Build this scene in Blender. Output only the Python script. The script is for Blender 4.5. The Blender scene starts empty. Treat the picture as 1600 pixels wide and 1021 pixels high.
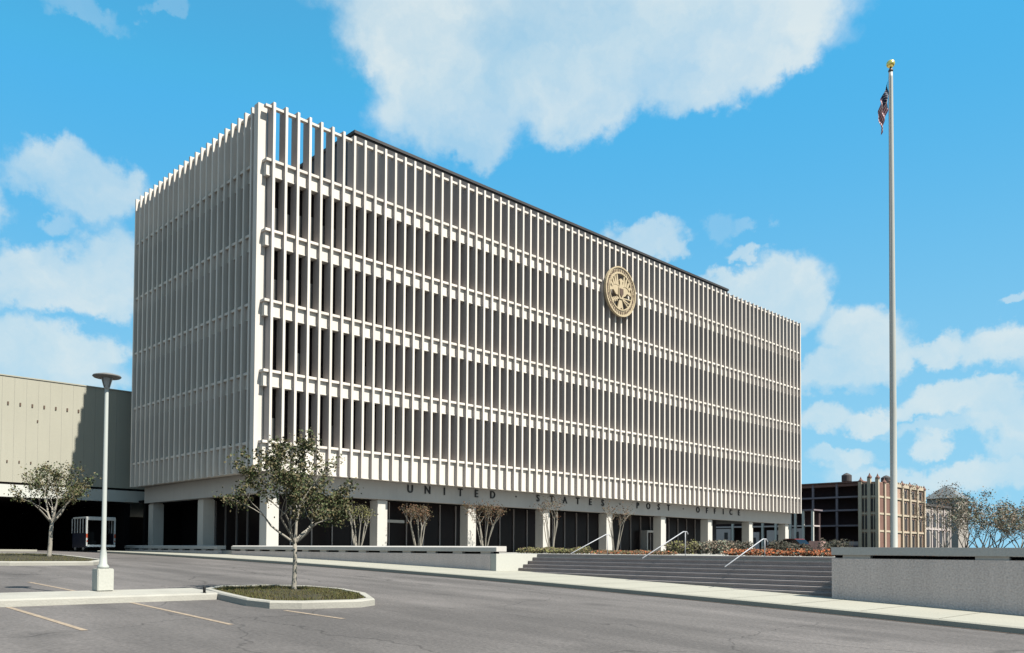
import bpy, bmesh, math, random
from mathutils import Vector, Matrix, noise
random.seed(7)
SC = bpy.context.scene
COL = SC.collection
R = math.radians

# ------------------------------------------------------------------ camera
# the eye is at the origin; +x runs along the long sunny facade, +y along the shaded end facade
YAW, PITCH, ROLL = .7285, .0284, .0085
F0 = Vector((math.sin(YAW), math.cos(YAW), 0)); R0 = Vector((math.cos(YAW), -math.sin(YAW), 0)); U0 = Vector((0, 0, 1))
FW = F0*math.cos(PITCH) + U0*math.sin(PITCH); UP = U0*math.cos(PITCH) - F0*math.sin(PITCH)
RR = R0*math.cos(ROLL) + UP*math.sin(ROLL); UU = UP*math.cos(ROLL) - R0*math.sin(ROLL)
cam = bpy.data.cameras.new('camera'); camo = bpy.data.objects.new('camera', cam); COL.objects.link(camo)
camo.matrix_world = Matrix(((RR.x, UU.x, -FW.x, 0), (RR.y, UU.y, -FW.y, 0), (RR.z, UU.z, -FW.z, 0), (0, 0, 0, 1)))
cam.sensor_width = 36; cam.lens = 1288.5/1600*36; cam.shift_x = .0737; cam.shift_y = .1959
cam.clip_start = .1; cam.clip_end = 4000
SC.camera = camo

# ------------------------------------------------------------------ sun and sky
SUN = Vector((.22, -1, 1.35)).normalized()
sl = bpy.data.lights.new('sun', 'SUN'); sl.energy = 5; sl.angle = R(.5); sl.color = (1, .965, .87)
so = bpy.data.objects.new('sun', sl); COL.objects.link(so)
so.rotation_euler = SUN.to_track_quat('Z', 'Y').to_euler(); so.location = (0, -20, 40)
SC.view_settings.view_transform = 'Standard'; SC.view_settings.look = 'None'
SC.view_settings.exposure = 1.27; SC.view_settings.gamma = 1
W = bpy.data.worlds.new('World'); SC.world = W; W.use_nodes = True
nt = W.node_tree; nt.nodes.clear()
def N(t, **k):
    n = nt.nodes.new(t)
    for a, b in k.items(): setattr(n, a, b)
    return n
def L(a, b): nt.links.new(a, b)
def mathn(op, a, b=None, clamp=False):
    n = N('ShaderNodeMath', operation=op); n.use_clamp = clamp
    for i, v in enumerate((a, b)):
        if v is None: continue
        if isinstance(v, (int, float)): n.inputs[i].default_value = v
        else: L(v, n.inputs[i])
    return n.outputs[0]
sky = N('ShaderNodeTexSky', sky_type='NISHITA'); sky.sun_disc = False
sky.sun_elevation = math.asin(SUN.z); sky.sun_rotation = math.atan2(SUN.x, SUN.y)
sky.air_density = 1.0; sky.dust_density = .6; sky.ozone_density = 1.5
tint = N('ShaderNodeMix', data_type='RGBA', blend_type='MULTIPLY'); tint.inputs[0].default_value = 1
SKY_TINT = (.83, 2.11, 2.11, 1)
L(sky.outputs[0], tint.inputs[6]); tint.inputs[7].default_value = SKY_TINT
tc = N('ShaderNodeTexCoord')
def warp(scale, amt, det):
    n = N('ShaderNodeTexNoise'); n.inputs['Scale'].default_value = scale; n.inputs['Detail'].default_value = det
    n.inputs['Roughness'].default_value = .6; L(tc.outputs['Generated'], n.inputs['Vector'])
    s = N('ShaderNodeVectorMath', operation='SUBTRACT'); L(n.outputs['Color'], s.inputs[0]); s.inputs[1].default_value = (.5, .5, .5)
    m = N('ShaderNodeVectorMath', operation='SCALE'); L(s.outputs[0], m.inputs[0]); m.inputs['Scale'].default_value = amt
    return m.outputs[0]
a1 = N('ShaderNodeVectorMath', operation='ADD'); L(warp(10, .072, 6), a1.inputs[0]); L(tc.outputs['Generated'], a1.inputs[1])
a2 = N('ShaderNodeVectorMath', operation='ADD'); L(warp(42, .040, 9), a2.inputs[0]); L(a1.outputs[0], a2.inputs[1])
DIR = a2.outputs[0]
PYC = 823.9
def skydir(px, py):
    x, y = px-682., py-PYC
    x, y = x*math.cos(ROLL)+y*math.sin(ROLL), -x*math.sin(ROLL)+y*math.cos(ROLL)
    return (R0*(x/1288.5) + FW - UP*(y/1288.5))
# cumulus: centre (degrees of the compass given through the view ray), half width, half height, strength
BLOBS = [(640,50,105,75,1),(690,170,110,70,1),(740,215,60,38,.9),(780,90,160,95,1),(900,60,190,85,.85),(905,165,90,48,.95),(1050,60,170,85,.9),
 (1190,30,120,70,.95),(1130,110,160,45,.85),(1225,100,60,30,.8),
 (95,262,70,38,1),(150,300,75,42,.95),(85,345,30,16,.5),(190,300,35,25,.8),(40,280,30,18,.5),
 (65,415,62,36,.9),(165,420,62,60,.95),(95,465,95,28,.85),(10,430,40,45,.85),(190,470,55,30,.8),
 (45,540,85,42,1),(120,555,72,38,.9),(60,590,120,30,.85),(175,560,25,20,.7),
 (1005,378,62,26,.85),(1045,385,28,18,.6),(1125,350,26,22,.3),(1175,348,22,12,.32),(1172,392,24,13,.8),
 (1205,455,75,48,1),(1140,445,50,24,.9),(1245,480,40,25,.8),(1210,500,70,30,.7),
 (1335,525,62,42,.95),(1300,583,60,24,.85),(1390,560,40,26,.8),(1470,552,46,20,.9),(1490,535,20,20,.7),(1425,556,30,13,.6),(1575,540,58,32,.95),
 (1290,655,40,24,.9),(1362,655,36,22,.9),(1490,628,80,28,1),(1540,612,40,20,.9),(1425,640,42,18,.8),(1572,645,50,32,.85),(1590,690,40,26,.7),(1490,672,90,13,.5),
 (1465,695,28,16,.8),(1320,720,45,16,.55),(1350,712,30,12,.5),(1430,745,120,22,.6),(1550,740,100,26,.8),(1590,472,22,10,.5),
 (135,8,60,16,.3),(250,5,30,10,.25),(1300,605,60,12,.4),(-60,300,60,60,.9),(-90,480,90,50,.9),(1680,560,70,50,.9),(1720,400,90,50,.8),(1100,-60,260,70,.9),
 (700,-70,220,80,1),(1750,660,120,50,.9)]
mask = None
for (px, py, rx, ry, s) in BLOBS:
    d = skydir(px, py); k = 1/d.length; d = d*k
    sx, sy = rx/1288.5*k, ry/1288.5*k
    sub = N('ShaderNodeVectorMath', operation='SUBTRACT'); L(DIR, sub.inputs[0]); sub.inputs[1].default_value = d
    mul = N('ShaderNodeVectorMath', operation='MULTIPLY'); L(sub.outputs[0], mul.inputs[0]); mul.inputs[1].default_value = (1/sx, 1/sx, 1/sy)
    ln = N('ShaderNodeVectorMath', operation='LENGTH'); L(mul.outputs[0], ln.inputs[0])
    mr = N('ShaderNodeMapRange', interpolation_type='SMOOTHSTEP'); L(ln.outputs['Value'], mr.inputs[0])
    mr.inputs[1].default_value = 1.26; mr.inputs[2].default_value = .68; mr.inputs[3].default_value = 0; mr.inputs[4].default_value = s
    if mask is None: mask = mr.outputs[0]
    else:
        # screen union so that lobes melt into one cloud
        mask = mathn('SUBTRACT', mathn('ADD', mask, mr.outputs[0]), mathn('MULTIPLY', mask, mr.outputs[0]))
# uneven body of the cloud
nz = N('ShaderNodeTexNoise'); nz.inputs['Scale'].default_value = 7; nz.inputs['Detail'].default_value = 8; nz.inputs['Roughness'].default_value = .55
L(DIR, nz.inputs['Vector'])
body = N('ShaderNodeMapRange'); L(nz.outputs['Fac'], body.inputs[0]); body.inputs[1].default_value = .32; body.inputs[2].default_value = .66
body.inputs[3].default_value = .55; body.inputs[4].default_value = 1
# unseen broken cloud added behind the viewer to lift and neutralise ambient light
dt = N('ShaderNodeVectorMath', operation='DOT_PRODUCT'); L(tc.outputs['Generated'], dt.inputs[0]); dt.inputs[1].default_value = F0
off = N('ShaderNodeMapRange', interpolation_type='SMOOTHSTEP'); L(dt.outputs['Value'], off.inputs[0]); off.inputs[1].default_value = .55; off.inputs[2].default_value = .25
n2 = N('ShaderNodeTexNoise'); n2.inputs['Scale'].default_value = 2.6; n2.inputs['Detail'].default_value = 7; L(tc.outputs['Generated'], n2.inputs['Vector'])
m2 = N('ShaderNodeMapRange', interpolation_type='SMOOTHSTEP'); L(n2.outputs['Fac'], m2.inputs[0]); m2.inputs[1].default_value = .42; m2.inputs[2].default_value = .54
mask = mathn('MAXIMUM', mask, mathn('MULTIPLY', off.outputs[0], m2.outputs[0]))
cm = mathn('MULTIPLY', mathn('MULTIPLY', mask, body.outputs[0]), .93, True)
cloudc = N('ShaderNodeMix', data_type='RGBA'); L(body.outputs[0], cloudc.inputs[0])
SKYS = .05
cloudc.inputs[6].default_value = (0.200/SKYS, 0.287/SKYS, 0.326/SKYS, 1); cloudc.inputs[7].default_value = (0.313/SKYS, 0.348/SKYS, 0.353/SKYS, 1)
# pale air low over the horizon
sep = N('ShaderNodeSeparateXYZ'); L(tc.outputs['Generated'], sep.inputs[0])
hz = N('ShaderNodeMapRange', interpolation_type='SMOOTHSTEP'); L(sep.outputs['Z'], hz.inputs[0])
hz.inputs[1].default_value = .52; hz.inputs[2].default_value = -.05; hz.inputs[3].default_value = 0; hz.inputs[4].default_value = .85
hm = N('ShaderNodeMix', data_type='RGBA'); L(hz.outputs[0], hm.inputs[0]); dk = N('ShaderNodeMix', data_type='RGBA', blend_type='DARKEN'); dk.inputs[0].default_value = 1
L(tint.outputs[2], dk.inputs[6]); dk.inputs[7].default_value = (0.032/SKYS, 0.187/SKYS, 0.343/SKYS, 1)
L(dk.outputs[2], hm.inputs[6]); hm.inputs[7].default_value = (0.156/SKYS, 0.296/SKYS, 0.374/SKYS, 1)
fm = N('ShaderNodeMix', data_type='RGBA'); L(cm, fm.inputs[0]); L(hm.outputs[2], fm.inputs[6]); L(cloudc.outputs[2], fm.inputs[7])
bg = N('ShaderNodeBackground'); bg.inputs['Strength'].default_value = SKYS; L(fm.outputs[2], bg.inputs['Color'])
wo = N('ShaderNodeOutputWorld'); L(bg.outputs[0], wo.inputs[0])

# ------------------------------------------------------------------ materials
ALB = .46      # the photograph is exposed for the shade: ordinary concrete reads near white
def mat(name, col, rough=.8, var=.12, scale=3., grain=.08, gscale=60., bump=0., streak=0., spec=.3, metal=0., island=0., tint2=None, objr=0.):
    if not metal: col = tuple(c*ALB for c in col); tint2 = tint2 and tuple(c*ALB for c in tint2)
    m = bpy.data.materials.new(name); m.use_nodes = True; t = m.node_tree; b = t.nodes['Principled BSDF']
    b.inputs['Roughness'].default_value = rough; b.inputs['Metallic'].default_value = metal
    b.inputs['Specular IOR Level'].default_value = spec
    c = t.nodes.new('ShaderNodeTexCoord'); g = t.nodes.new('ShaderNodeNewGeometry')
    val = None
    def madd(a, k, off):
        n = t.nodes.new('ShaderNodeMath'); n.operation = 'MULTIPLY_ADD'; t.links.new(a, n.inputs[0]); n.inputs[1].default_value = k; n.inputs[2].default_value = off
        return n.outputs[0]
    def mulm(a, b2):
        if a is None: return b2
        n = t.nodes.new('ShaderNodeMath'); n.operation = 'MULTIPLY'; t.links.new(a, n.inputs[0]); t.links.new(b2, n.inputs[1]); return n.outputs[0]
    def noi(sc, det=4, vec=None):
        n = t.nodes.new('ShaderNodeTexNoise'); n.inputs['Scale'].default_value = sc; n.inputs['Detail'].default_value = det
        t.links.new(vec or g.outputs['Position'], n.inputs['Vector']); return n.outputs['Fac']
    if var: val = mulm(val, madd(noi(scale), 2*var, 1-var))
    gr = None
    if grain: gr = noi(gscale, 2); val = mulm(val, madd(gr, 2*grain, 1-grain))
    if streak:
        mp = t.nodes.new('ShaderNodeMapping'); mp.inputs['Scale'].default_value = (3.2, 3.2, .22); t.links.new(g.outputs['Position'], mp.inputs[0])
        val = mulm(val, madd(noi(1.3, 5, mp.outputs[0]), 2*streak, 1-streak))
    if objr:
        oi_ = t.nodes.new('ShaderNodeObjectInfo'); val = mulm(val, madd(oi_.outputs['Random'], 2*objr, 1-objr))
    if island: val = mulm(val, madd(g.outputs['Random Per Island'], 2*island, 1-island))
    base = t.nodes.new('ShaderNodeMix'); base.data_type = 'RGBA'; base.blend_type = 'MULTIPLY'; base.inputs[0].default_value = 1
    base.inputs[6].default_value = (*col, 1)
    if tint2:
        mm = t.nodes.new('ShaderNodeMix'); mm.data_type = 'RGBA'; mm.inputs[6].default_value = (*col, 1); mm.inputs[7].default_value = (*tint2, 1)
        rr = t.nodes.new('ShaderNodeMapRange'); rr.inputs[1].default_value = .4; rr.inputs[2].default_value = .6
        t.links.new(g.outputs['Random Per Island'] if island else noi(scale*.37, 3), rr.inputs[0]); t.links.new(rr.outputs[0], mm.inputs[0]); t.links.new(mm.outputs[2], base.inputs[6])
    if val is not None:
        cb = t.nodes.new('ShaderNodeCombineColor'); [t.links.new(val, cb.inputs[i]) for i in range(3)]; t.links.new(cb.outputs[0], base.inputs[7])
    else: base.inputs[7].default_value = (1, 1, 1, 1)
    t.links.new(base.outputs[2], b.inputs['Base Color'])
    if bump and gr is not None:
        bp = t.nodes.new('ShaderNodeBump'); bp.inputs['Strength'].default_value = bump; bp.inputs['Distance'].default_value = .02
        t.links.new(gr, bp.inputs['Height']); t.links.new(bp.outputs[0], b.inputs['Normal'])
    return m
M = {}
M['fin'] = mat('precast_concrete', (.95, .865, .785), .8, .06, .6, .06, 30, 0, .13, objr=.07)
M['finside'] = mat('shaded_side_concrete', (.67, .60, .57), .9, .06, .6, .08, 30, 0, .10)  # front fin sides coloured darker to paint in their shade
M['panel'] = mat('panel_concrete', (.95, .88, .80), .85, .09, 1.1, .06, 40, 0, .16)
M['pier'] = mat('column_concrete', (.80, .76, .70), .85, .06, 1.5, .09, 28, .3, .06)
M['beam'] = mat('beam_concrete', (.68, .65, .62), .85, .08, 1.0, .08, 24, .3, .06)
M['letter'] = mat('dark_bronze_letter', (.02, .018, .02), .45, 0, 1, 0)
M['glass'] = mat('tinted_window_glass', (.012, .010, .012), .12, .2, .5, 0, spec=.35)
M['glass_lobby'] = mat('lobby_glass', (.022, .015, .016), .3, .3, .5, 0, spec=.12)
M['grey_lower_panel'] = mat('grey_panel_finish', (.12, .12, .12), .8, .1, 2, .05)  # grey panel over the lower half of some panes
M['pent'] = mat('dark_metal_cladding', (.060, .054, .055), .6, .12, .8, .1, 12, 0, .1)
M['mullion'] = mat('aluminium_mullion', (.32, .29, .28), .4, .05, 1, 0, metal=.3)
M['dark'] = mat('deep_shade_black', (.012, .010, .011), .9, .2, 1, 0, spec=.1)  # near-black colour stands in for deep shade in recesses and interiors
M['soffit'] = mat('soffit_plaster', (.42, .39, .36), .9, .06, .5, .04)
M['annex'] = mat('annex_panel_concrete', (.56, .535, .44), .85, .05, .35, .06, 18, 0, .05)
M['fascia'] = mat('annex_fascia_concrete', (.80, .80, .74), .8, .04, .5, .04)
M['seal'] = mat('gilded_seal_metal', (.66, .53, .35), .6, .16, 3, .14, 30, .2)
M['sealdark'] = mat('bronze_seal_relief', (.16, .10, .07), .5, .15, 6, .1)
M['wall'] = mat('exposed_aggregate_wall', (.95, .80, .74), .9, .08, .8, .45, 24, .6, .14)
M['cheek'] = mat('smooth_cheek_concrete', (.70, .69, .62), .85, .05, 1, .08, 20, .2)
M['coping'] = mat('coping_concrete', (.70, .66, .62), .8, .08, 1.2, .14, 20, .2)
M['step'] = mat('dark_aggregate_step', (.44, .385, .375), .9, .16, 2.2, .25, 30, .5, .1)
M['walk'] = mat('sidewalk_concrete', (.50, .475, .40), .85, .10, .7, .14, 25, .2)
M['curb'] = mat('kerb_concrete', (.50, .475, .42), .85, .26, 1.1, .1, 25, .3)
M['plaza'] = mat('plaza_paving', (.50, .48, .44), .85, .07, .4, .06, 18)
M['grass'] = mat('dry_grass', (.16, .17, .045), .9, .3, 4, .3, 40, .5, island=.35, tint2=(.13, .10, .035))
M['soil'] = mat('turf_soil', (.06, .05, .025), .95, .3, 3, .2, 40)
M['paint'] = mat('yellow_stripe_paint', (.44, .34, .25), .8, .3, 3, .45, 18)
M['lamp'] = mat('pale_lamp_paint', (.62, .64, .60), .5, .04, 2, .03)
M['lampdark'] = mat('weathered_lamp_cap', (.23, .22, .21), .6, .1, 5, .1)
M['lampglass'] = mat('ribbed_lamp_glass', (.55, .57, .57), .3, .1, 20, .1)
M['pole'] = mat('brushed_aluminium_pole', (.60, .60, .56), .45, .04, 2, .04)
M['gold'] = mat('gilded_ball', (.75, .60, .18), .25, .05, 8, 0, metal=.8)
M['bark'] = mat('pale_bark', (.42, .38, .32), .9, .2, 8, .2, 60, .4)
M['barkd'] = mat('brown_bark', (.17, .13, .10), .9, .2, 8, .2, 60, .4)
M['leaf'] = mat('olive_leaf', (.060, .060, .030), .7, .25, 2, 0, island=.55, tint2=(.030, .032, .018))
M['leafn'] = mat('olive_brown_leaf', (.12, .16, .045), .7, .25, 2, 0, island=.8, tint2=(.13, .105, .05))
M['leafb'] = mat('bronze_leaf', (.30, .15, .08), .7, .25, 2, 0, island=.5, tint2=(.10, .08, .035))
M['leafg'] = mat('grey_green_leaf', (.30, .34, .24), .8, .25, 1, 0, island=.5, tint2=(.30, .22, .16))
M['hedgey'] = mat('yellow_green_leaf', (.34, .33, .10), .8, .2, 3, 0, island=.5, tint2=(.10, .09, .04))
M['flower'] = mat('orange_blossom', (.80, .20, .06), .8, .2, 3, 0, island=.5, tint2=(.30, .12, .05))
M['rail'] = mat('polished_handrail', (.62, .62, .66), .45, 0, 1, 0)
M['vanwhite'] = mat('white_van_paint', (.82, .82, .80), .35, .04, 2, .02)
M['vanblue'] = mat('dark_blue_van_paint', (.03, .035, .06), .35, .05, 2, .02)
M['vanred'] = mat('red_stripe_paint', (.65, .10, .04), .4, .05, 2, 0)
M['rubber'] = mat('tyre_rubber', (.02, .02, .02), .9, .1, 5, 0)
M['chrome'] = mat('chrome_trim', (.75, .75, .75), .25, 0, 1, 0, metal=.8)
M['slab'] = mat('lavender_slab_edge', (.30, .25, .28), .9, .1, .4, .06, 4)
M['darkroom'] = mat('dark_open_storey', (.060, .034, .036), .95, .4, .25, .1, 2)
M['colwhite'] = mat('white_arcade_column', (.78, .76, .70), .8, .06, .8, 0)
M['palewall'] = mat('pale_lilac_wall', (.72, .62, .60), .85, .12, .5, .05, 5)
M['brick'] = mat('tan_brick', (.60, .40, .30), .9, .16, .8, .2, 5)
M['brickpale'] = mat('cream_terracotta', (.70, .58, .44), .85, .12, .8, .1, 5)
M['brickred'] = mat('red_brown_brick', (.28, .15, .12), .9, .2, .8, .2, 5)
M['farwin'] = mat('old_window_glass', (.05, .035, .035), .3, .3, .6, 0)
M['lowwall'] = mat('grey_stucco', (.50, .45, .41), .9, .12, .5, .08, 4)
M['tank'] = mat('rusty_water_tank', (.09, .08, .08), .7, .2, 1, 0)
M['roofpale'] = mat('pale_metal_roof', (.24, .26, .27), .5, .06, .5, 0)
M['flagblue'] = mat('navy_flag_cloth', (.02, .025, .08), .8, .1, 3, 0)
M['flagred'] = mat('red_flag_cloth', (.40, .03, .05), .8, .1, 3, 0)
M['flagwhite'] = mat('white_flag_cloth', (.75, .72, .74), .8, .05, 3, 0)
M['pink'] = mat('pink_painted_metal', (.62, .38, .34), .6, .08, 2, 0)
M['carred'] = mat('red_car_paint', (.22, .03, .025), .3, .05, 2, 0)
M['carcream'] = mat('cream_car_paint', (.70, .68, .62), .3, .05, 2, 0)
M['black'] = mat('black_rubber_post', (.02, .02, .02), .8, .1, 5, 0)

def asphalt():
    m = mat('weathered_asphalt', (.178, .159, .153), .92, .14, .9, .42, 16, .8)
    t = m.node_tree; b = t.nodes['Principled BSDF']; g = t.nodes.new('ShaderNodeNewGeometry')
    old = b.inputs['Base Color'].links[0].from_socket
    # darker tyre tracks and old oil spots, patches with their own outlines
    mp = t.nodes.new('ShaderNodeMapping'); mp.inputs['Scale'].default_value = (.55, .10, 1); t.links.new(g.outputs['Position'], mp.inputs[0])
    n = t.nodes.new('ShaderNodeTexNoise'); n.inputs['Scale'].default_value = 1.3; n.inputs['Detail'].default_value = 6; t.links.new(mp.outputs[0], n.inputs['Vector'])
    r = t.nodes.new('ShaderNodeMapRange'); r.inputs[1].default_value = .35; r.inputs[2].default_value = .68; r.inputs[3].default_value = .72; r.inputs[4].default_value = 1.22; t.links.new(n.outputs['Fac'], r.inputs[0])
    v = t.nodes.new('ShaderNodeTexVoronoi'); v.inputs['Scale'].default_value = .33; t.links.new(g.outputs['Position'], v.inputs['Vector'])
    r2 = t.nodes.new('ShaderNodeMapRange'); r2.inputs[1].default_value = .06; r2.inputs[2].default_value = .2; r2.inputs[3].default_value = .72; r2.inputs[4].default_value = 1; t.links.new(v.outputs['Distance'], r2.inputs[0])
    mu = t.nodes.new('ShaderNodeMath'); mu.operation = 'MULTIPLY'; t.links.new(r.outputs[0], mu.inputs[0]); t.links.new(r2.outputs[0], mu.inputs[1])
    # meandering hairline cracks
    wn = t.nodes.new('ShaderNodeTexNoise'); wn.inputs['Scale'].default_value = .7; wn.inputs['Detail'].default_value = 5; t.links.new(g.outputs['Position'], wn.inputs['Vector'])
    wa = t.nodes.new('ShaderNodeVectorMath'); wa.operation = 'MULTIPLY_ADD'; t.links.new(wn.outputs['Color'], wa.inputs[0]); wa.inputs[1].default_value = (1.6, 1.6, 0); t.links.new(g.outputs['Position'], wa.inputs[2])
    ve = t.nodes.new('ShaderNodeTexVoronoi'); ve.feature = 'DISTANCE_TO_EDGE'; ve.inputs['Scale'].default_value = .21; t.links.new(wa.outputs[0], ve.inputs['Vector'])
    re_ = t.nodes.new('ShaderNodeMapRange'); re_.inputs[1].default_value = .0015; re_.inputs[2].default_value = .006; re_.inputs[3].default_value = .62; re_.inputs[4].default_value = 1; t.links.new(ve.outputs['Distance'], re_.inputs[0])
    mc = t.nodes.new('ShaderNodeMath'); mc.operation = 'MULTIPLY'; t.links.new(mu.outputs[0], mc.inputs[0]); t.links.new(re_.outputs[0], mc.inputs[1]); mu = mc
    cb = t.nodes.new('ShaderNodeCombineColor'); [t.links.new(mu.outputs[0], cb.inputs[i]) for i in range(3)]
    mx = t.nodes.new('ShaderNodeMix'); mx.data_type = 'RGBA'; mx.blend_type = 'MULTIPLY'; mx.inputs[0].default_value = 1
    t.links.new(old, mx.inputs[6]); t.links.new(cb.outputs[0], mx.inputs[7]); t.links.new(mx.outputs[2], b.inputs['Base Color'])
    return m
M['asphalt'] = asphalt()

# ------------------------------------------------------------------ helpers
class MB:
    def __init__(s): s.v = []; s.f = []; s.mi = []
    def add(s, vs, fs, k=0):
        n = len(s.v); s.v += [tuple(v) for v in vs]; s.f += [tuple(n+i for i in f) for f in fs]; s.mi += [k]*len(fs); return s
    def box(s, x0, x1, y0, y1, z0, z1, k=0):
        return s.add([(x0,y0,z0),(x1,y0,z0),(x1,y1,z0),(x0,y1,z0),(x0,y0,z1),(x1,y0,z1),(x1,y1,z1),(x0,y1,z1)],
                     [(0,3,2,1),(4,5,6,7),(0,1,5,4),(1,2,6,5),(2,3,7,6),(3,0,4,7)], k)
    def tube(s, pts, rads, n=8, k=0, cap=True):
        pts = [Vector(p) for p in pts]; vs = []; fs = []
        for i, p in enumerate(pts):
            d = (pts[min(i+1, len(pts)-1)] - pts[max(i-1, 0)]).normalized()
            a = d.cross(Vector((1, 0, 0)) if abs(d.x) < .9 else Vector((0, 1, 0))).normalized(); b = d.cross(a)
            vs += [p + (a*math.cos(2*math.pi*j/n) + b*math.sin(2*math.pi*j/n))*rads[i] for j in range(n)]
        for i in range(len(pts)-1):
            fs += [(i*n+j, i*n+(j+1) % n, (i+1)*n+(j+1) % n, (i+1)*n+j) for j in range(n)]
        if cap: fs += [tuple(range(n-1, -1, -1)), tuple((len(pts)-1)*n+j for j in range(n))]
        return s.add(vs, fs, k)
    def lathe(s, c, prof, n=24, k=0):
        return s.tube([(c[0], c[1], c[2]+z) for r, z in prof], [max(r, .001) for r, z in prof], n, k)
    def prism(s, poly, y0, y1, axis='y', k=0):          # outline (u, z) extruded along y (or x)
        n = len(poly)
        P = (lambda u, z, d: (u, d, z)) if axis == 'y' else ((lambda u, z, d: (d, u, z)) if axis == 'x' else (lambda u, v, d: (u, v, d)))
        vs = [P(u, z, y0) for u, z in poly] + [P(u, z, y1) for u, z in poly]
        return s.add(vs, [tuple(range(n)), tuple(range(2*n-1, n-1, -1))] + [(i, n+i, n+(i+1) % n, (i+1) % n) for i in range(n)], k)
    def build(s, name, m, parent=None, smooth=False, bevel=0):
        ms = m if isinstance(m, (list, tuple)) else [m]
        off = parent_loc(parent) if parent else Vector((0, 0, 0))
        me = bpy.data.meshes.new(name); me.from_pydata([(v[0]-off.x, v[1]-off.y, v[2]-off.z) for v in s.v], [], s.f)
        for q in ms: me.materials.append(M[q])
        me.polygons.foreach_set('material_index', s.mi)
        if smooth: me.polygons.foreach_set('use_smooth', [True]*len(me.polygons))
        me.update()
        if name not in ('crown', 'turf', 'blossoms'):
            bm = bmesh.new(); bm.from_mesh(me); bmesh.ops.recalc_face_normals(bm, faces=bm.faces)
            if bevel: bmesh.ops.bevel(bm, geom=[e for e in bm.edges if e.calc_face_angle(0) > .6], offset=bevel, segments=2, affect='EDGES', clamp_overlap=True)
            bm.to_mesh(me); bm.free()
        o = bpy.data.objects.new(name, me); COL.objects.link(o)
        if parent: o.parent = parent
        return o
def parent_loc(p):
    v = Vector((0, 0, 0))
    while p: v += p.location; p = p.parent
    return v
def tag(o, label=None, cat=None, group=None, kind=None):
    if label: o['label'] = label
    if cat: o['category'] = cat
    if group: o['group'] = group
    if kind: o['kind'] = kind
    return o
def thing(name, loc, label, cat, group=None):
    o = bpy.data.objects.new(name, None); COL.objects.link(o); o.location = loc; o.empty_display_size = .3
    return tag(o, label, cat, group)
def gz(y): return -1.8*math.exp(-max(min(y, 66), -12)/33)

# ------------------------------------------------------------------ ground, road, pavement, plaza
YS = [-14, -8, -4] + [i*1.5 for i in range(0, 45)] + [70]
def sheet(name, m, x0, x1, y0, y1, dz, kind='structure', parent=None, nx=1):
    ys = [y0] + [y for y in YS if y0 < y < y1] + [y1]; b = MB()
    for i in range(nx):
        xa, xb = x0+(x1-x0)*i/nx, x0+(x1-x0)*(i+1)/nx
        for a, c in zip(ys, ys[1:]):
            b.add([(xa, a, gz(a)+dz), (xb, a, gz(a)+dz), (xb, c, gz(c)+dz), (xa, c, gz(c)+dz)], [(0, 1, 2, 3)])
    o = b.build(name, m); tag(o, kind=kind); return o
g = MB(); ys = [-1500, -12] + [i*3. for i in range(-3, 23)] + [1500]
for a, c in zip(ys, ys[1:]): g.add([(-1500, a, gz(a)-.06), (1500, a, gz(a)-.06), (1500, c, gz(c)-.06), (-1500, c, gz(c)-.06)], [(0, 1, 2, 3)])
tag(g.build('ground', 'soil'), kind='structure')
sheet('road', 'asphalt', -60, 19.7, -12, 90, 0)
sheet('loading_area', 'asphalt', 19.7, 25.3, 56, 90, -.004)
# pavement with its kerb, following the slope of the street
b = MB(); ys = [-12] + [y for y in YS if -12 < y < 56] + [56]
for a, c in zip(ys, ys[1:]):
    za, zc = gz(a), gz(c); xa = 19.72; 
    b.add([(xa, a, za-.05), (xa, a, za+.11), (xa+.04, a, za+.14), (25.6, a, za+.14), (xa, c, zc-.05), (xa, c, zc+.11), (xa+.04, c, zc+.14), (25.6, c, zc+.14)],
          [(0, 4, 5, 1), (1, 5, 6, 2), (2, 6, 7, 3)])
b.add([(19.72, -12, gz(-12)-.05), (25.6, -12, gz(-12)-.05), (25.6, -12, gz(-12)+.14), (19.76, -12, gz(-12)+.14)], [(0, 1, 2, 3)])
tag(b.build('pavement', 'walk'), kind='structure')
# dark gutter strip and darker paving joints
gb = MB(); yy = 60
for a, c in zip(ys, ys[1:]):
    gb.add([(19.54, a, gz(a)+.004), (19.72, a, gz(a)+.004), (19.72, c, gz(c)+.004), (19.54, c, gz(c)+.004)], [(0, 1, 2, 3)])
M['gutter'] = mat('dark_gutter', (.08, .06, .05), .9, .35, 1.2, .2, 20)
tag(gb.build('gutter', 'gutter'), kind='structure')
jb = MB(); y = -10.
M['joint'] = mat('dark_joint', (.30, .28, .23), .95, .2, 2, 0)
while y < 55:
    jb.add([(19.76, y, gz(y)+.144), (25.0, y, gz(y)+.144), (25.0, y+.02, gz(y+.02)+.144), (19.76, y+.02, gz(y+.02)+.144)], [(0, 1, 2, 3)]); y += 1.6
tag(jb.build('pavement_joints', 'joint'), kind='structure')
# far pavement in front of the annex
b = MB(); b.box(-60, 17, 59.6, 62.2, -.34, -.17); tag(b.build('pavement', 'walk'), kind='structure')
# plaza
b = MB(); b.box(25.4, 115, -12, 90, -.6, -.1); b.box(23.3, 25.4, 22.62, 60.4, -.6, -.1); b.box(23.3, 25.4, -12, 9.28, -.6, -.1)
tag(b.build('plaza', 'plaza'), kind='structure')

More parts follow.
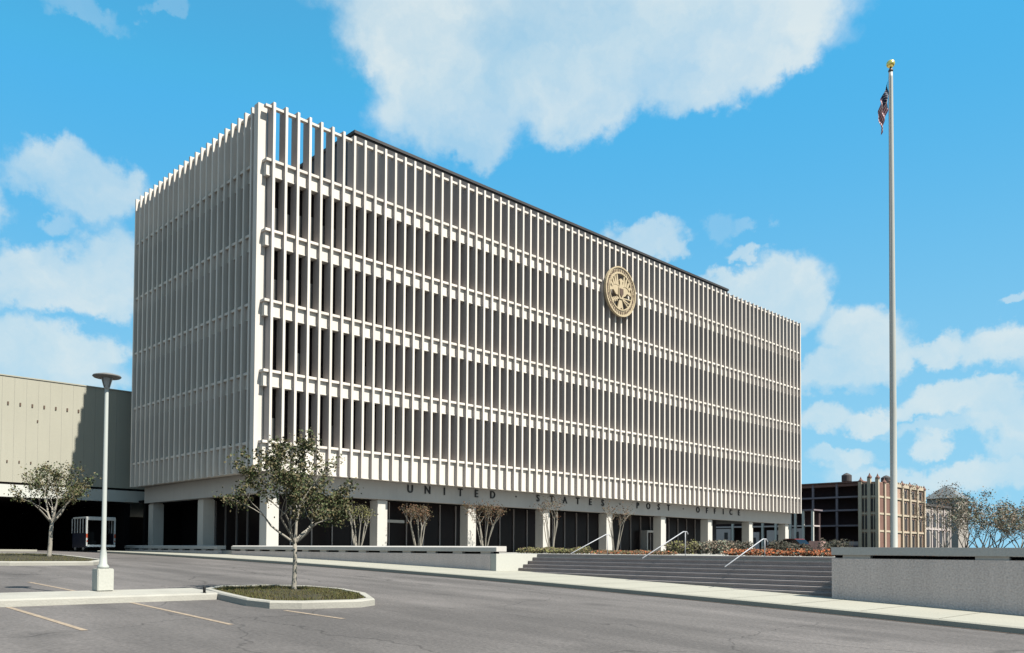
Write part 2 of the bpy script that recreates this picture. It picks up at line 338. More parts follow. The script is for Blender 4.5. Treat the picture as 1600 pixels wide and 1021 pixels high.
# ------------------------------------------------------------------ stairs
st = thing('staircase', (24.3, 16, gz(16)), 'wide flight of dark aggregate steps rising from the pavement to the plaza', 'stairs')
b = MB()
for i in range(1, 10):
    z = -.1-.14*i; x1 = 25.4-.28*(i-1); x0 = 25.4-.28*i
    b.box(x0, x1+(.0), 9.62, 22.28, -1.9, z)
    b.box(x0-.02, x0, 9.62, 22.28, z-.05, z-.002)
b.box(25.38, 25.4, 9.62, 22.28, -.16, -.102)
b.build('steps', 'step', st)
for (ya, yb, xa, xb, za, zb) in ((18.9, 19.35, 23.6, 25.7, -.08, .66), (15.8, 16.05, 23.4, 25.9, -.2, .74), (12.7, 13.0, 23.2, 25.6, -.42, .46)):
    y = (ya+yb)/2; h = thing('handrail', (24.6, y, gz(y)+.14), '', 'handrail', 'handrails on the steps')
    b = MB(); b.tube([(xa, y, za), (xb, y, zb), (xb+.22, y, zb), (xb+.3, y, zb-.08)], [.018]*4, 8); b.build('rail_bar', 'rail', h, True)
    b = MB(); b.tube([(xb+.12, y, -.1), (xb+.12, y, zb)], [.014]*2, 8); b.build('post', 'rail', h, True)
    h['label'] = {18.9: 'metal handrail on the steps nearest the light cheek wall, leftmost of three', 15.8: 'metal handrail halfway along the dark steps, with its tall post on the plaza', 12.7: 'metal handrail nearest the tall grey retaining wall, rightmost of three'}[ya]

# ------------------------------------------------------------------ retaining walls
def wall(y0, y1, label, ends=False, joints=()):
    t = thing('retaining_wall', (23.15, (y0+y1)/2, gz((y0+y1)/2)), label, 'wall')
    b = MB(); n = max(2, int((y1-y0)/2))
    for i in range(n):
        a, c = y0+(y1-y0)*i/n, y0+(y1-y0)*(i+1)/n
        za, zc = gz(a)-.1, gz(c)-.1
        vs = [(23, a, za), (23.3, a, za), (23.3, c, zc), (23, c, zc), (23, a, -.12), (23.3, a, -.12), (23.3, c, -.12), (23, c, -.12)]
        fs = [(4, 5, 6, 7), (3, 0, 4, 7), (1, 2, 6, 5)]
        if i == 0: fs.append((0, 1, 5, 4))
        if i == n-1: fs.append((2, 3, 7, 6))
        b.add(vs, fs)
    b.build('wall_face', 'wall', t)
    # coping slab with a street edge sloped to catch sun, raised on spacer blocks above a dark gap
    c = MB(); cy0 = y0-.36 if y0 == 22.61 else y0
    c.prism([(22.96, -.03), (23.54, -.03), (23.54, .19), (23.10, .19), (22.96, .14)] if y1 > 20 else [(22.96, -.03), (23.54, -.03), (23.54, .185), (22.96, .18)], cy0, y1, 'y'); c.build('coping', 'coping', t, bevel=.01)
    s = MB(); y = y0+.02
    while y < y1-.3: s.box(23.03, 23.29, y, y+(.55 if y1 > 20 else .7), -.12, -.03); y += (1.62 if y1 > 20 else 3.1)
    s.build('spacer', 'coping', t); s = MB(); s.box(23.2, 23.5, y0+.01, y1-.01, -.1, -.032); s.build('gap_shade', 'dark', t)  # near-black filler paints the shade in the gap under the coping
    return t
wall(-10, 9.6, 'tall grey aggregate retaining wall with pale coping right of the steps')
wall(22.61, 43.6, 'low grey retaining wall with pale coping left of the steps')
wall(45.35, 59.7, 'short stretch of coped wall in front of the shaded end columns')
# lit cheek wall stepping down along the stairs
ck = [(23.31, -1.2), (24.0, -1.0)]
ck = [(23.0, -1.6), (25.6, -1.6), (25.6, -.105), (23.0, -.105)]
b = MB(); b.prism(ck, 22.29, 22.6, 'y'); o = b.build('cheek_wall', 'cheek')
tag(o, 'sunlit smooth concrete cheek wall at the left end of the dark steps', 'wall')
b = MB(); b.prism([(u+.35, v) if u < 24 else (u, v) for u, v in ck], 9.3, 9.61, 'y'); o = b.build('cheek_wall', 'cheek')
tag(o, 'concrete cheek wall at the right end of the dark steps', 'wall')

# ------------------------------------------------------------------ the post office
A0, B0, ZT, ZB, SP = 23.135, 40.89, 25.51, 4.41, .8091
FX = [A0+.705+i*SP for i in range(83)]
FY = [59.29-SP*(21-i) for i in range(22)]
XE = FX[-1]+.08
LED = [22.25, 18.22, 14.19, 10.18, 6.15]
bld = thing('office_building', (24, 42, -.1), 'large white modernist office block with close vertical concrete fins on stilt columns', 'building')
# front fins: one mesh shared by all
def shared_fin(proto, loc):
    o = proto.copy(); COL.objects.link(o); o.parent = bld; o.location = Vector(loc)-bld.location; return o
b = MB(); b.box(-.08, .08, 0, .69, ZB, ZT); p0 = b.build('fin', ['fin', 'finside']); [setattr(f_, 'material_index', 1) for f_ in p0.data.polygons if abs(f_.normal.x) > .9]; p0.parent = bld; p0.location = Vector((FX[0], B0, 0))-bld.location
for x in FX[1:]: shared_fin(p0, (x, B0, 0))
b = MB(); b.box(0, .69, -.08, .08, ZB, ZT); p1 = b.build('fin', 'fin'); p1.parent = bld; p1.location = Vector((A0, FY[0], 0))-bld.location
for y in FY[1:17]: shared_fin(p1, (A0, y, 0))
b = MB()
for y in FY[17:]: b.box(A0, A0+.69, y-.08, y+.08, ZB, ZT)
tag(b.build('end_fins', 'fin', bld), kind='stuff')
b = MB(); b.box(A0, A0+.58, 41.51, 41.97, ZB, ZT); b.build('corner_pier', 'fin', bld)
# spandrels
for k, z in enumerate(LED):
    zb = z-.93 if k < 4 else ZB+.02
    b = MB(); b.box(23.50, XE-.02, 41.16, 41.62, zb, z-.14); b.box(23.49, XE-.01, 41.13, 41.3, zb-.01, zb+.06); s = b.build('spandrel', 'panel', bld)
    b = MB(); b.box(23.42, XE-.005, 41.00, 41.63, z-.15, z); b.build('ledge', 'fin', s)
    b = MB(); b.box(A0+.27, A0+.72, 41.98, FY[-1]+.05, zb, z-.14); b.box(A0+.24, A0+.41, 41.975, FY[-1]+.06, zb-.01, zb+.06); s = b.build('spandrel', 'panel', bld)
    b = MB(); b.box(A0+.11, A0+.73, 41.972, FY[-1]+.07, z-.15, z); b.build('ledge', 'fin', s)
b = MB(); b.box(23.36, XE-.03, 41.05, 41.30, ZT-.30, ZT-.16); b.build('screen_rail', 'fin', bld)
b = MB(); b.box(A0+.18, A0+.42, 41.98, FY[-1]+.05, ZT-.30, ZT-.16); b.build('screen_rail', 'fin', bld)
# core behind the glass
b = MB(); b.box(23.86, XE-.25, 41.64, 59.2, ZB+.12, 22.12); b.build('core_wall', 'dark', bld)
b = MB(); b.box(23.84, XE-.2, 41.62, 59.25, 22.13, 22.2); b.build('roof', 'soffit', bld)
b = MB(); b.box(XE-.24, XE-.06, 41.64, 59.2, 4.46, 22.1); b.build('end_wall', 'panel', bld)
b = MB(); b.box(32.0, 80.8, 44.4, 55, 21.9, 27.85); b.box(31.9, 80.9, 44.3, 55.1, 27.85, 28.05); b.build('penthouse', 'pent', bld)
# windows: the hundred nearest bays each their own pane, the rest one piece
rest = MB(); lower_panels = 0
for k in range(4):
    z0, z1 = LED[k+1]+.0, LED[k]-.94
    for i in range(-1, 82):
        xa = (FX[i]+.085) if i >= 0 else 23.73; xb = FX[i+1]-.085
        if xb-xa < .05: continue
        if i < 25 and i >= 0:
            w = MB(); w.box(xa, xb, 41.60, 41.635, z0, z1); wo_ = w.build('window', 'glass', bld)
            if (k == 0 and i < 7) or (k == 1 and i in (0, 1, 3)) or (k == 3 and i in (0, 5, 11)) or (k == 2 and i in (2, 8, 9, 17)) or (k == 1 and i in (12, 19, 20)):
                hb = z0+(z1-z0)*random.choice((.45, .5, .55)); w = MB(); w.box(xa+.01, xb-.01, 41.575, 41.598, z0, hb); w.build('grey_lower_panel', 'grey_lower_panel', wo_)
        else: rest.box(xa, xb, 41.60, 41.635, z0, z1)
    for i in range(21):
        rest.box(A0+.70, A0+.724, FY[i]+.085, FY[i+1]-.085, z0, z1)
tag(rest.build('windows', 'glass', bld), kind='stuff')
# under storey: soffit, beams, columns
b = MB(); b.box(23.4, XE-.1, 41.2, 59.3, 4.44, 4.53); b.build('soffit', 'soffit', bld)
bm_ = MB(); bm_.box(24.2, 90.1, 42.0, 42.6, 3.28, 4.435); bm_.box(24.2, 24.8, 42.6, 59.3, 3.28, 4.435)
beam = bm_.build('beam', 'beam', bld)
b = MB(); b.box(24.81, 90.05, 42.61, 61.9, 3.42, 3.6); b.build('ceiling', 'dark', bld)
def column(x, y):
    b = MB(); b.box(x, x+.8, y, y+.8, -.12, 3.20); b.box(x+.05, x+.75, y+.05, y+.75, 3.20, 3.285); return b.build('column', 'pier', bld)
for n in range(9): column(24.45+8.091*n, 42.2)
for y in (50.3, 58.3): column(24.45, y)
# letters
def glyph(ch, x, size=.52):
    cu = bpy.data.curves.new('t', 'FONT'); cu.body = ch; cu.align_x = 'CENTER'; cu.size = size/.70; cu.extrude = .03; cu.offset = .008
    o = bpy.data.objects.new('t', cu); COL.objects.link(o); dg = bpy.context.evaluated_depsgraph_get(); dg.update()
    me = bpy.data.meshes.new_from_object(o.evaluated_get(dg)); bpy.data.objects.remove(o)
    me.transform(Matrix.Rotation(math.pi/2, 4, 'X')); me.materials.clear(); me.materials.append(M['letter'])
    q = bpy.data.objects.new('letter', me); COL.objects.link(q); q.parent = beam; q.location = Vector((x, 41.955, 3.83))-bld.location
for txt, xs in (('UNITED', (35.07, 36.6, 38.14, 39.65, 41.22, 42.88)), ('STATES', (47.85, 49.46, 51.06, 52.67, 54.3, 55.96)),
                ('POST', (60.95, 62.56, 64.19, 65.76)), ('OFFICE', (70.77, 72.39, 73.87, 75.47, 76.95, 78.54))):
    for ch, x in zip(txt, xs): glyph(ch, x)
for x in (45.4, 58.4, 68.25):
    b = MB(); b.tube([(x, 41.999, 4.08), (x, 41.95, 4.08)], [.06, .06], 10); b.build('dot', 'letter', beam)
# lobby glass
lob = MB(); lob.box(27.5, 81.2, 46.0, 46.04, -.1, 3.42); lob.box(27.5, 27.54, 46.04, 54.5, -.1, 3.42); lob.build('lobby_glass', 'glass_lobby', bld)
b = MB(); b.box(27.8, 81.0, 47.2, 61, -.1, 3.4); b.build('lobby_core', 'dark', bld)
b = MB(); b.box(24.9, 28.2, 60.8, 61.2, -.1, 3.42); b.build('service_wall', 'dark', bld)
x = 28.36
while x < 81.3:
    b = MB(); b.box(x-.03, x+.03, 45.9, 46.0, -.1, 3.42); b.build('mullion', 'mullion', bld); x += 1.6182
for y in (48.2, 49.9, 51.4, 53.0, 54.5):
    b = MB(); b.box(27.4, 27.5, y-.03, y+.03, -.1, 3.42); b.build('mullion', 'mullion', bld)
b = MB(); b.box(34.9, 37.6, 45.6, 45.9, 1.95, 2.15); b.build('canopy_and_reflection', 'vanwhite', bld)  # white bar stands in for a light fixture reflected in the glass
b = MB(); b.box(67.2, 70.4, 45.2, 45.9, 1.9, 2.1); b.box(67.2, 67.35, 45.2, 45.9, -.1, 1.9); b.build('canopy_and_reflection', 'vanwhite', bld)  # white door canopy with its side frame

# ------------------------------------------------------------------ round seal on the fins
SX, SY, SZ = 56.45, 40.60, 21.60
sl_ = thing('wall_seal', (SX, SY, SZ), 'round gilded openwork eagle seal mounted high on the white fins', 'seal')
def ring(r0, r1, y0, y1, n=56, sx=0, sz=0):
    b = MB(); vs = []
    for i in range(n):
        a = 2*math.pi*i/n; c, s = math.cos(a), math.sin(a)
        vs += [(SX+sx+c*r0, y0, SZ+sz+s*r0), (SX+sx+c*r1, y0, SZ+sz+s*r1), (SX+sx+c*r1, y1, SZ+sz+s*r1), (SX+sx+c*r0, y1, SZ+sz+s*r0)]
    fs = []
    for i in range(n):
        j = (i+1) % n
        for k in range(4): fs.append((i*4+k, i*4+(k+1) % 4, j*4+(k+1) % 4, j*4+k))
    return b.add(vs, fs)
rg = ring(1.50, 2.06, SY-.02, SY+.14).build('ring', 'seal', sl_)
ring(1.97, 2.08, SY-.09, SY-.02).build('rim', 'seal', rg); ring(1.48, 1.57, SY-.08, SY-.02).build('rim', 'seal', rg)
b = MB()
for i in range(44):
    a = 2*math.pi*i/44; cx_, cz_ = SX+1.77*math.cos(a), SZ+1.77*math.sin(a); w = .05 if i % 3 else .08
    b.box(cx_-w, cx_+w, SY-.05, SY-.021, cz_-.10, cz_+.10)
b.build('relief', 'sealdark', rg)
b = MB()
for i in range(4):
    b.box(SX-1.2+i*.8-.04, SX-1.2+i*.8+.04, SY+.14, SY+.32, SZ-.05, SZ+.05)
b.box(SX-.05, SX+.05, SY+.14, SY+.32, SZ+1.6, SZ+1.9); b.build('bracket', 'sealdark', sl_)
def feather(pts, w0, w1):
    P = [Vector((SX+u, 0, SZ+v)) for u, v in pts]; d = (P[-1]-P[0]).normalized(); n = Vector((d.z, 0, -d.x))
    return [(p.x, p.z) for p in (P[0]-n*w0, P[-1]-n*w1, P[-1]+n*w1, P[0]+n*w0)]
b = MB()
def wing(s):
    # raised wing: broad shoulder, feathers fanning up and out to the ring
    b.prism([(SX+s*u, SZ+v) for u, v in ((.10, -.35), (.15, .35), (.55, .60), (1.05, .50), (1.52, .05), (1.45, -.12), (.95, .02), (.6, -.3))], SY-.02, SY+.10, 'y')
    for j, (u0, v0, u1, v1) in enumerate(((.38, .45, .52, 1.42), (.62, .5, .86, 1.30), (.88, .45, 1.16, 1.02), (1.1, .3, 1.40, .62))):
        b.prism(feather(((s*u0, v0), (s*u1, v1)), .12, .075), SY-.04-.01*j, SY+.06, 'y')
wing(1); wing(-1)
b.build('eagle_wings', 'seal', sl_)
b = MB(); b.prism([(SX+u, SZ+v) for u, v in ((-.3, .3), (-.16, .62), (-.2, .9), (-.05, 1.08), (.14, 1.02), (.32, .86), (.14, .84), (.16, .62), (.3, .3), (.36, -.3), (.2, -.62), (-.2, -.62), (-.36, -.3))], SY-.10, SY+.08, 'y')
b.prism([(SX+u, SZ+v) for u, v in ((-.16, -.6), (.16, -.6), (.42, -1.52), (.1, -1.30), (-.12, -1.52), (-.42, -1.50))], SY-.03, SY+.08, 'y')
b.build('eagle_body', 'seal', sl_)
b = MB(); b.prism([(SX+u, SZ+v) for u, v in ((-.24, .22), (.24, .22), (.24, -.2), (0, -.5), (-.24, -.2))], SY-.15, SY-.09, 'y'); b.build('shield', 'sealdark', sl_)
b = MB()
b.prism(feather(((-.25, -.55), (-1.25, -.92)), .07, .05), SY-.05, SY+.05, 'y'); b.prism(feather(((.25, -.55), (1.3, -.85)), .06, .04), SY-.05, SY+.05, 'y')
b.prism(feather(((.3, -.5), (1.42, -.45)), .04, .04), SY-.05, SY+.05, 'y'); b.prism(feather(((.25, -.6), (1.05, -1.15)), .04, .04), SY-.05, SY+.05, 'y')
for j in range(4):
    u, v = -.5-.22*j, -.66-.08*j; b.prism([(SX+u, SZ+v), (SX+u+.07, SZ+v+.13), (SX+u-.03, SZ+v+.22), (SX+u-.1, SZ+v+.1)], SY-.06, SY+.04, 'y')
    b.prism([(SX+u, SZ+v), (SX+u+.05, SZ+v-.14), (SX+u-.05, SZ+v-.24), (SX+u-.1, SZ+v-.1)], SY-.06, SY+.04, 'y')
b.build('branch_and_arrows', 'seal', sl_)

# ------------------------------------------------------------------ annex at the left
an = thing('annex_building', (0, 63, -.3), 'long windowless cream annex wall raised over a dark loading area at the left', 'building')
b = MB(); b.box(-70, 40, 62.55, 95, 4.52, 11.9); b.build('wall', 'annex', an)
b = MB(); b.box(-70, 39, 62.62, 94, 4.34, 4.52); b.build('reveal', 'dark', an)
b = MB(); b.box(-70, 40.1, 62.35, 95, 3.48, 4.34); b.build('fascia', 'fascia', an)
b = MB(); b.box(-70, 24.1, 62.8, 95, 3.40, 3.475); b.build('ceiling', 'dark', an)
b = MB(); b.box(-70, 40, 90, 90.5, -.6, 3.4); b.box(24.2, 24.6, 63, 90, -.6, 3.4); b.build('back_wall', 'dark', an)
b = MB()
b.box(-70, 39.9, 62.50, 62.6, 11.9, 11.98); b.build('coping', 'annex', an)
for j, x in enumerate([15.73+.79*i for i in range(-3, 7)]):
    b = MB(); b.box(x-.05, x+.05, 62.50, 62.56, 9.90, 10.12); b.build('vent', 'sealdark', an)
for x, z in ((17.68, 8.95), (15.75, 5.95), (16.53, 5.96), (17.29, 5.95), (14.96, 5.95), (14.2, 5.95)):
    b = MB(); b.box(x-.04, x+.04, 62.50, 62.56, z-.08, z+.08); b.build('vent', 'sealdark', an)
b = MB()
for i in range(-8, 11): x = 15.35+.79*i; b.box(x-.008, x+.008, 62.544, 62.56, 4.53, 11.89)
M['pjoint'] = mat('panel_joint', (.42, .40, .35), .9, .1, 1, 0); b.build('panel_joints', 'pjoint', an)
# pier columns of the dark bay
for x in (2., 10.):
    b = MB(); b.box(x, x+.7, 63.2, 63.9, -.5, 3.48); b.build('column', 'dark', an)

# ------------------------------------------------------------------ parking kerb strip, planted islands, stripes
def prism_ground(b, poly, h, inner=None):
    n = len(poly)
    top = [(x, y, gz(y)+h) for x, y in poly]; bot = [(x, y, gz(y)-.05) for x, y in poly]
    b.add(top+bot, [tuple(range(n))] + [(i, n+i, n+(i+1) % n, (i+1) % n) for i in range(n)])
def resample(poly, step=1.5):
    out = []
    for a, c in zip(poly, poly[1:]+poly[:1]):
        L_ = math.dist(a, c); k = max(1, int(L_/step))
        out += [(a[0]+(c[0]-a[0])*i/k, a[1]+(c[1]-a[1])*i/k) for i in range(k)]
    return out
b = MB()
prof = [(16.42, -.05), (16.44, .11), (16.50, .14), (17.90, .14), (17.96, .11), (17.98, -.05)]
vs = []; xsn = [-30, 8.45]
for x in xsn: vs += [(x, y, gz(y)+h) for y, h in prof]
n = len(prof)
b.add(vs, [(i, i+1, n+i+1, n+i) for i in range(n-1)] + [tuple(range(n, 2*n))])
strip = b.build('parking_strip', 'curb'); tag(strip, kind='structure')
def island(name, outer, h, curbw, label, cat, seed):
    t = thing(name, (sum(p[0] for p in outer)/len(outer), sum(p[1] for p in outer)/len(outer), gz(outer[0][1])), label, cat)
    cx_ = sum(p[0] for p in outer)/len(outer); cy_ = sum(p[1] for p in outer)/len(outer)
    def inset(p, w):
        d = Vector((cx_-p[0], cy_-p[1])); l = d.length; d = d/l; return (p[0]+d.x*w, p[1]+d.y*w)
    o_ = resample(outer, .8); i_ = [inset(p, curbw) for p in o_]; n = len(o_); b = MB()
    rows = [[(x, y, gz(y)-.05) for x, y in o_], [(x, y, gz(y)+h-.03) for x, y in o_],
            [(*inset(p, .03), gz(p[1])+h) for p in o_], [(x, y, gz(y)+h) for x, y in i_], [(x, y, gz(y)+h-.06) for x, y in i_]]
    vs = [v for r_ in rows for v in r_]; fs = []
    for k in range(4): fs += [(k*n+i, k*n+(i+1) % n, (k+1)*n+(i+1) % n, (k+1)*n+i) for i in range(n)]
    b.add(vs, fs); b.build('kerb', 'curb', t)
    b = MB(); b.add([(x, y, gz(y)+h-.03) for x, y in i_]+[(cx_, cy_, gz(cy_)+h)], [(i, (i+1) % n, n) for i in range(n)]); b.build('soil_bed', 'soil', t)
    rnd = random.Random(seed); b = MB(); cnt = 0
    xs_ = [p[0] for p in i_]; ys_ = [p[1] for p in i_]
    def inside(x, y):
        c = False
        for (x1, y1), (x2, y2) in zip(i_, i_[1:]+i_[:1]):
            if (y1 > y) != (y2 > y) and x < (x2-x1)*(y-y1)/(y2-y1)+x1: c = not c
        return c
    while cnt < 9000:
        x, y = rnd.uniform(min(xs_), max(xs_)), rnd.uniform(min(ys_), max(ys_))
        if not inside(x, y): continue
        if noise.noise(Vector((x*1.3, y*1.3, seed))) < -.22 and rnd.random() < .7: cnt += 1; continue
        z = gz(y)+h-.03; a = rnd.uniform(0, 6.28); w = .008; hh = rnd.uniform(.025, .075); lx, ly = rnd.uniform(-.04, .04), rnd.uniform(-.04, .04)
        b.add([(x-w*math.cos(a), y-w*math.sin(a), z), (x+w*math.cos(a), y+w*math.sin(a), z), (x+lx, y+ly, z+hh)], [(0, 1, 2)]); cnt += 1
    tag(b.build('turf', 'grass', t), kind='stuff')
    return t
island('planted_island', [(8.35, 16.42), (8.2, 14.9), (8.35, 14.25), (8.9, 13.95), (10.2, 13.75), (10.75, 14.0), (11.5, 15.3), (11.75, 16.6), (11.4, 17.7), (10.6, 18.3), (9.3, 18.3), (8.6, 17.6)], .15, .2,
       'kerbed grass island with a tree at the end of the parking strip', 'planted island', 3)
island('planted_island', [(2.0, 42.5), (4.0, 34.5), (8.3, 32.3), (11.2, 32.2), (12.4, 34.2), (13.0, 39), (13.3, 44.5), (12.6, 46), (4, 46)], .15, .3,
       'distant kerbed island with a small tree in front of the annex', 'planted island', 5)
for (xa, ya, xb, yb, lab) in ((4.2, 16.38, 4.28, 12.6, 'faded yellow bay stripe at the left edge of the photo'), (6.46, 16.38, 6.5, 12.3, 'faded yellow bay stripe below the lamp post'),
                     (8.45, 13.85, 8.66, 12.2, 'faint yellow bay stripe off the corner of the grass island'), (6.32, 22.8, 6.42, 18.3, 'pale yellow bay stripe behind the concrete strip'),
                     (1.9, 16.38, 1.95, 12.8, 'yellow bay stripe outside the left edge')):
    b = MB(); k = 6
    for i in range(k):
        t0, t1 = i/k, (i+1)/k; p = (xa+(xb-xa)*t0, ya+(yb-ya)*t0); q = (xa+(xb-xa)*t1, ya+(yb-ya)*t1)
        b.add([(p[0]-.05, p[1], gz(p[1])+.005), (p[0]+.05, p[1], gz(p[1])+.005), (q[0]+.05, q[1], gz(q[1])+.005), (q[0]-.05, q[1], gz(q[1])+.005)], [(0, 1, 2, 3)])
    tag(b.build('road_marking', 'paint'), kind='structure')
t = thing('stub_post', (7.95, 17.0, gz(17)+.14), 'short black stub post on the pale concrete strip left of the island', 'post')
b = MB(); b.lathe((8.1, 16.55, gz(16.55)+.13), [(.03, 0), (.03, .13), (.022, .15), (0.001, .155)], 10); b.build('stub', 'black', t, True)
b = MB(); b.lathe((8.1, 16.55, gz(16.55)+.13), [(.06, 0), (.055, .012), (.001, .014)], 10); b.build('base_flange', 'black', t, True)

# ------------------------------------------------------------------ lamp post
lx, ly = 6.38, 17.75; lz = gz(ly)+.14
lp = thing('lamp_post', (lx, ly, lz), 'tall pale lamp post with saucer head on a square concrete block', 'street lamp')
b = MB(); b.box(lx-.17, lx+.17, ly-.17, ly+.17, lz, lz+.47); b.build('base_block', 'cheek', lp, bevel=.015)
b = MB(); b.lathe((lx, ly, lz+.47), [(.12, 0), (.12, .05), (.08, .10), (.07, .32), (.05, .42), (.04, 3.84), (.036, 3.86)], 20); b.build('pole', 'lamp', lp, True)
hd = MB(); hd.lathe((lx, ly, lz+4.30), [(.04, -.02), (.06, .03), (.085, .10), (.11, .20), (.125, .25), (.001, .252)], 24); hd = hd.build('lantern', 'lampglass', lp, True)
b = MB(); b.lathe((lx, ly, lz+4.53), [(.10, 0), (.27, .005), (.295, .03), (.28, .05), (.15, .085), (.05, .10), (.001, .102)], 32); b.build('cap', 'lampdark', hd, True)
for i in range(4):
    a = i*math.pi/2+.4; b = MB(); b.tube([(lx+.07*math.cos(a), ly+.07*math.sin(a), lz+4.32), (lx+.15*math.cos(a), ly+.15*math.sin(a), lz+4.55)], [.01, .01], 6); b.build('strut', 'lampdark', hd)

# ------------------------------------------------------------------ flagpole and flag
fx, fy = 37.5, 13.08
fp = thing('flagpole', (fx, fy, -.1), 'very tall aluminium flagpole with a gilded ball rising behind the right wall', 'flagpole')
b = MB(); b.lathe((fx, fy, -.1), [(.20, 0), (.20, .12), (.135, .2), (.13, 6), (.085, 20.5), (.075, 20.75)], 20); b.build('pole', 'pole', fp, True)
b = MB(); b.lathe((fx, fy, 20.65), [(.09, 0), (.10, .05), (.06, .12), (.03, .2)], 16); tr = b.build('truck', 'sealdark', fp, True)
b = MB(); b.lathe((fx, fy, 20.82), [(.17*math.sin(math.pi*i/12), .17-.17*math.cos(math.pi*i/12)) for i in range(13)], 20); b.build('ball', 'gold', fp, True)
b = MB(); b.tube([(fx-.13, fy+.02, 1.4), (fx-.10, fy+.02, 20.6)], [.012, .012], 5); b.build('halyard', 'flagwhite', fp)
fl = thing('flag', (fx-.1, fy, 20.2), 'limp United States flag hanging in folds from the flagpole', 'flag')
# hanging cloth: hoist edge beside the pole, fly end fallen to a narrow folded tail
NU, NV = 44, 30
def cloth(u, v):    # u along the fly 0..1, v down the hoist 0..1
    r_ = R0
    drop = 20.25 - v*1.05 - u*1.55 + .25*u*v
    out = .12 + .52*u*(1-.12*v) - .03*math.sin(u*9)
    fold = .10*math.sin(u*17+v*1.5)*(.2+u) + .05*math.sin(v*9+u*5)
    p = Vector((fx, fy, 0)) - r_*(out + .10*math.sin(v*math.pi)*(1-u)*0 - .14*v*u) + F0*fold
    return (p.x, p.y, drop)
def patch(u0, u1, v0, v1, nu, nv):
    vs = [cloth(u0+(u1-u0)*i/nu, v0+(v1-v0)*j/nv) for i in range(nu+1) for j in range(nv+1)]
    fs = [(i*(nv+1)+j, (i+1)*(nv+1)+j, (i+1)*(nv+1)+j+1, i*(nv+1)+j+1) for i in range(nu) for j in range(nv)]
    vs2 = [(x+F0.x*.008, y+F0.y*.008, z) for x, y, z in vs]; m_ = len(vs)
    return vs+vs2, fs+[tuple(m_+k for k in reversed(f)) for f in fs]
cl = MB()
for s in range(13):
    u0 = .42 if s < 7 else 0.
    v_, f_ = patch(u0, 1, s/13, (s+1)/13, 30, 2); cl.add(v_, f_, s % 2)
cl.build('stripes', ['flagred', 'flagwhite'], fl, True)
cl = MB(); v_, f_ = patch(0, .42, 0, 7/13, 14, 10); cl.add(v_, f_); cl = cl.build('canton', 'flagblue', fl, True)
b = MB()
for r_ in range(9):
    for c_ in range(6 if r_ % 2 == 0 else 5):
        u = (.035 + c_*.07 + (0 if r_ % 2 == 0 else .035))*.98; v = (7/13)*(r_+.7)/9.6
        p = Vector(cloth(u, v)) - F0*.006; q = R0; s_ = .018
        pts = []
        for k in range(10):
            a = math.pi/2+k*math.pi/5; rr_ = s_ if k % 2 == 0 else s_*.42; pts.append(p+q*(rr_*math.cos(a))+Vector((0, 0, rr_*math.sin(a))))
        b.add(pts, [tuple(range(10))])
b.build('stars', 'flagwhite', cl)

# ------------------------------------------------------------------ trees
def branch(b, tips, p, d, r, length, depth, rnd, spread, up, minr):
    n = 4; pts = [p]; rads = [r]; q = Vector(p); dd = Vector(d)
    for i in range(n):
        dd = (dd + Vector((rnd.uniform(-.22, .22), rnd.uniform(-.22, .22), rnd.uniform(-.1, .14)+up))).normalized()
        q = q+dd*length/n; pts.append(q.copy()); rads.append(r*(1-.42*(i+1)/n))
    b.tube(pts, rads, 6 if r > .02 else 4, cap=False)
    if depth <= 2:
        for pt in pts[1:]: tips.append((pt.copy(), depth))
    if depth == 0 or rads[-1] < minr: return
    for i in range(rnd.choice((2, 3, 3))):
        a = rnd.uniform(0, 6.28); side = Vector((math.cos(a), math.sin(a), rnd.uniform(-.1, .5)))
        nd = (dd + side*spread*rnd.uniform(.7, 1.3)).normalized()
        st_ = pts[-1] if i < 2 else pts[rnd.choice((2, 3))]
        branch(b, tips, st_, nd, rads[-1]*rnd.uniform(.62, .85), length*rnd.uniform(.62, .88), depth-1, rnd, spread, up, minr)
def leaves(tips, rnd, count, rad, size, squash=.8, keep=None, hole=-.18):
    b = MB(); made = 0
    while made < count:
        t, dpt = rnd.choice(tips)
        c = t+Vector((rnd.gauss(0, rad), rnd.gauss(0, rad), rnd.gauss(0, rad*squash)))
        if keep and not keep(c): made += .2; continue
        if noise.noise(c*3.3) < hole: made += .3; continue
        s = size*rnd.uniform(.6, 1.35); a = Vector((rnd.uniform(-1, 1), rnd.uniform(-1, 1), rnd.uniform(-1, .6))).normalized(); n = a.orthogonal().normalized()
        n = (Matrix.Rotation(rnd.uniform(0, 6.28), 3, a) @ n)*.36*s; a = a*s
        b.add([c-a*.5, c+n, c+a*.5, c-n], [(0, 1, 2, 3)]); made += 1
    return b
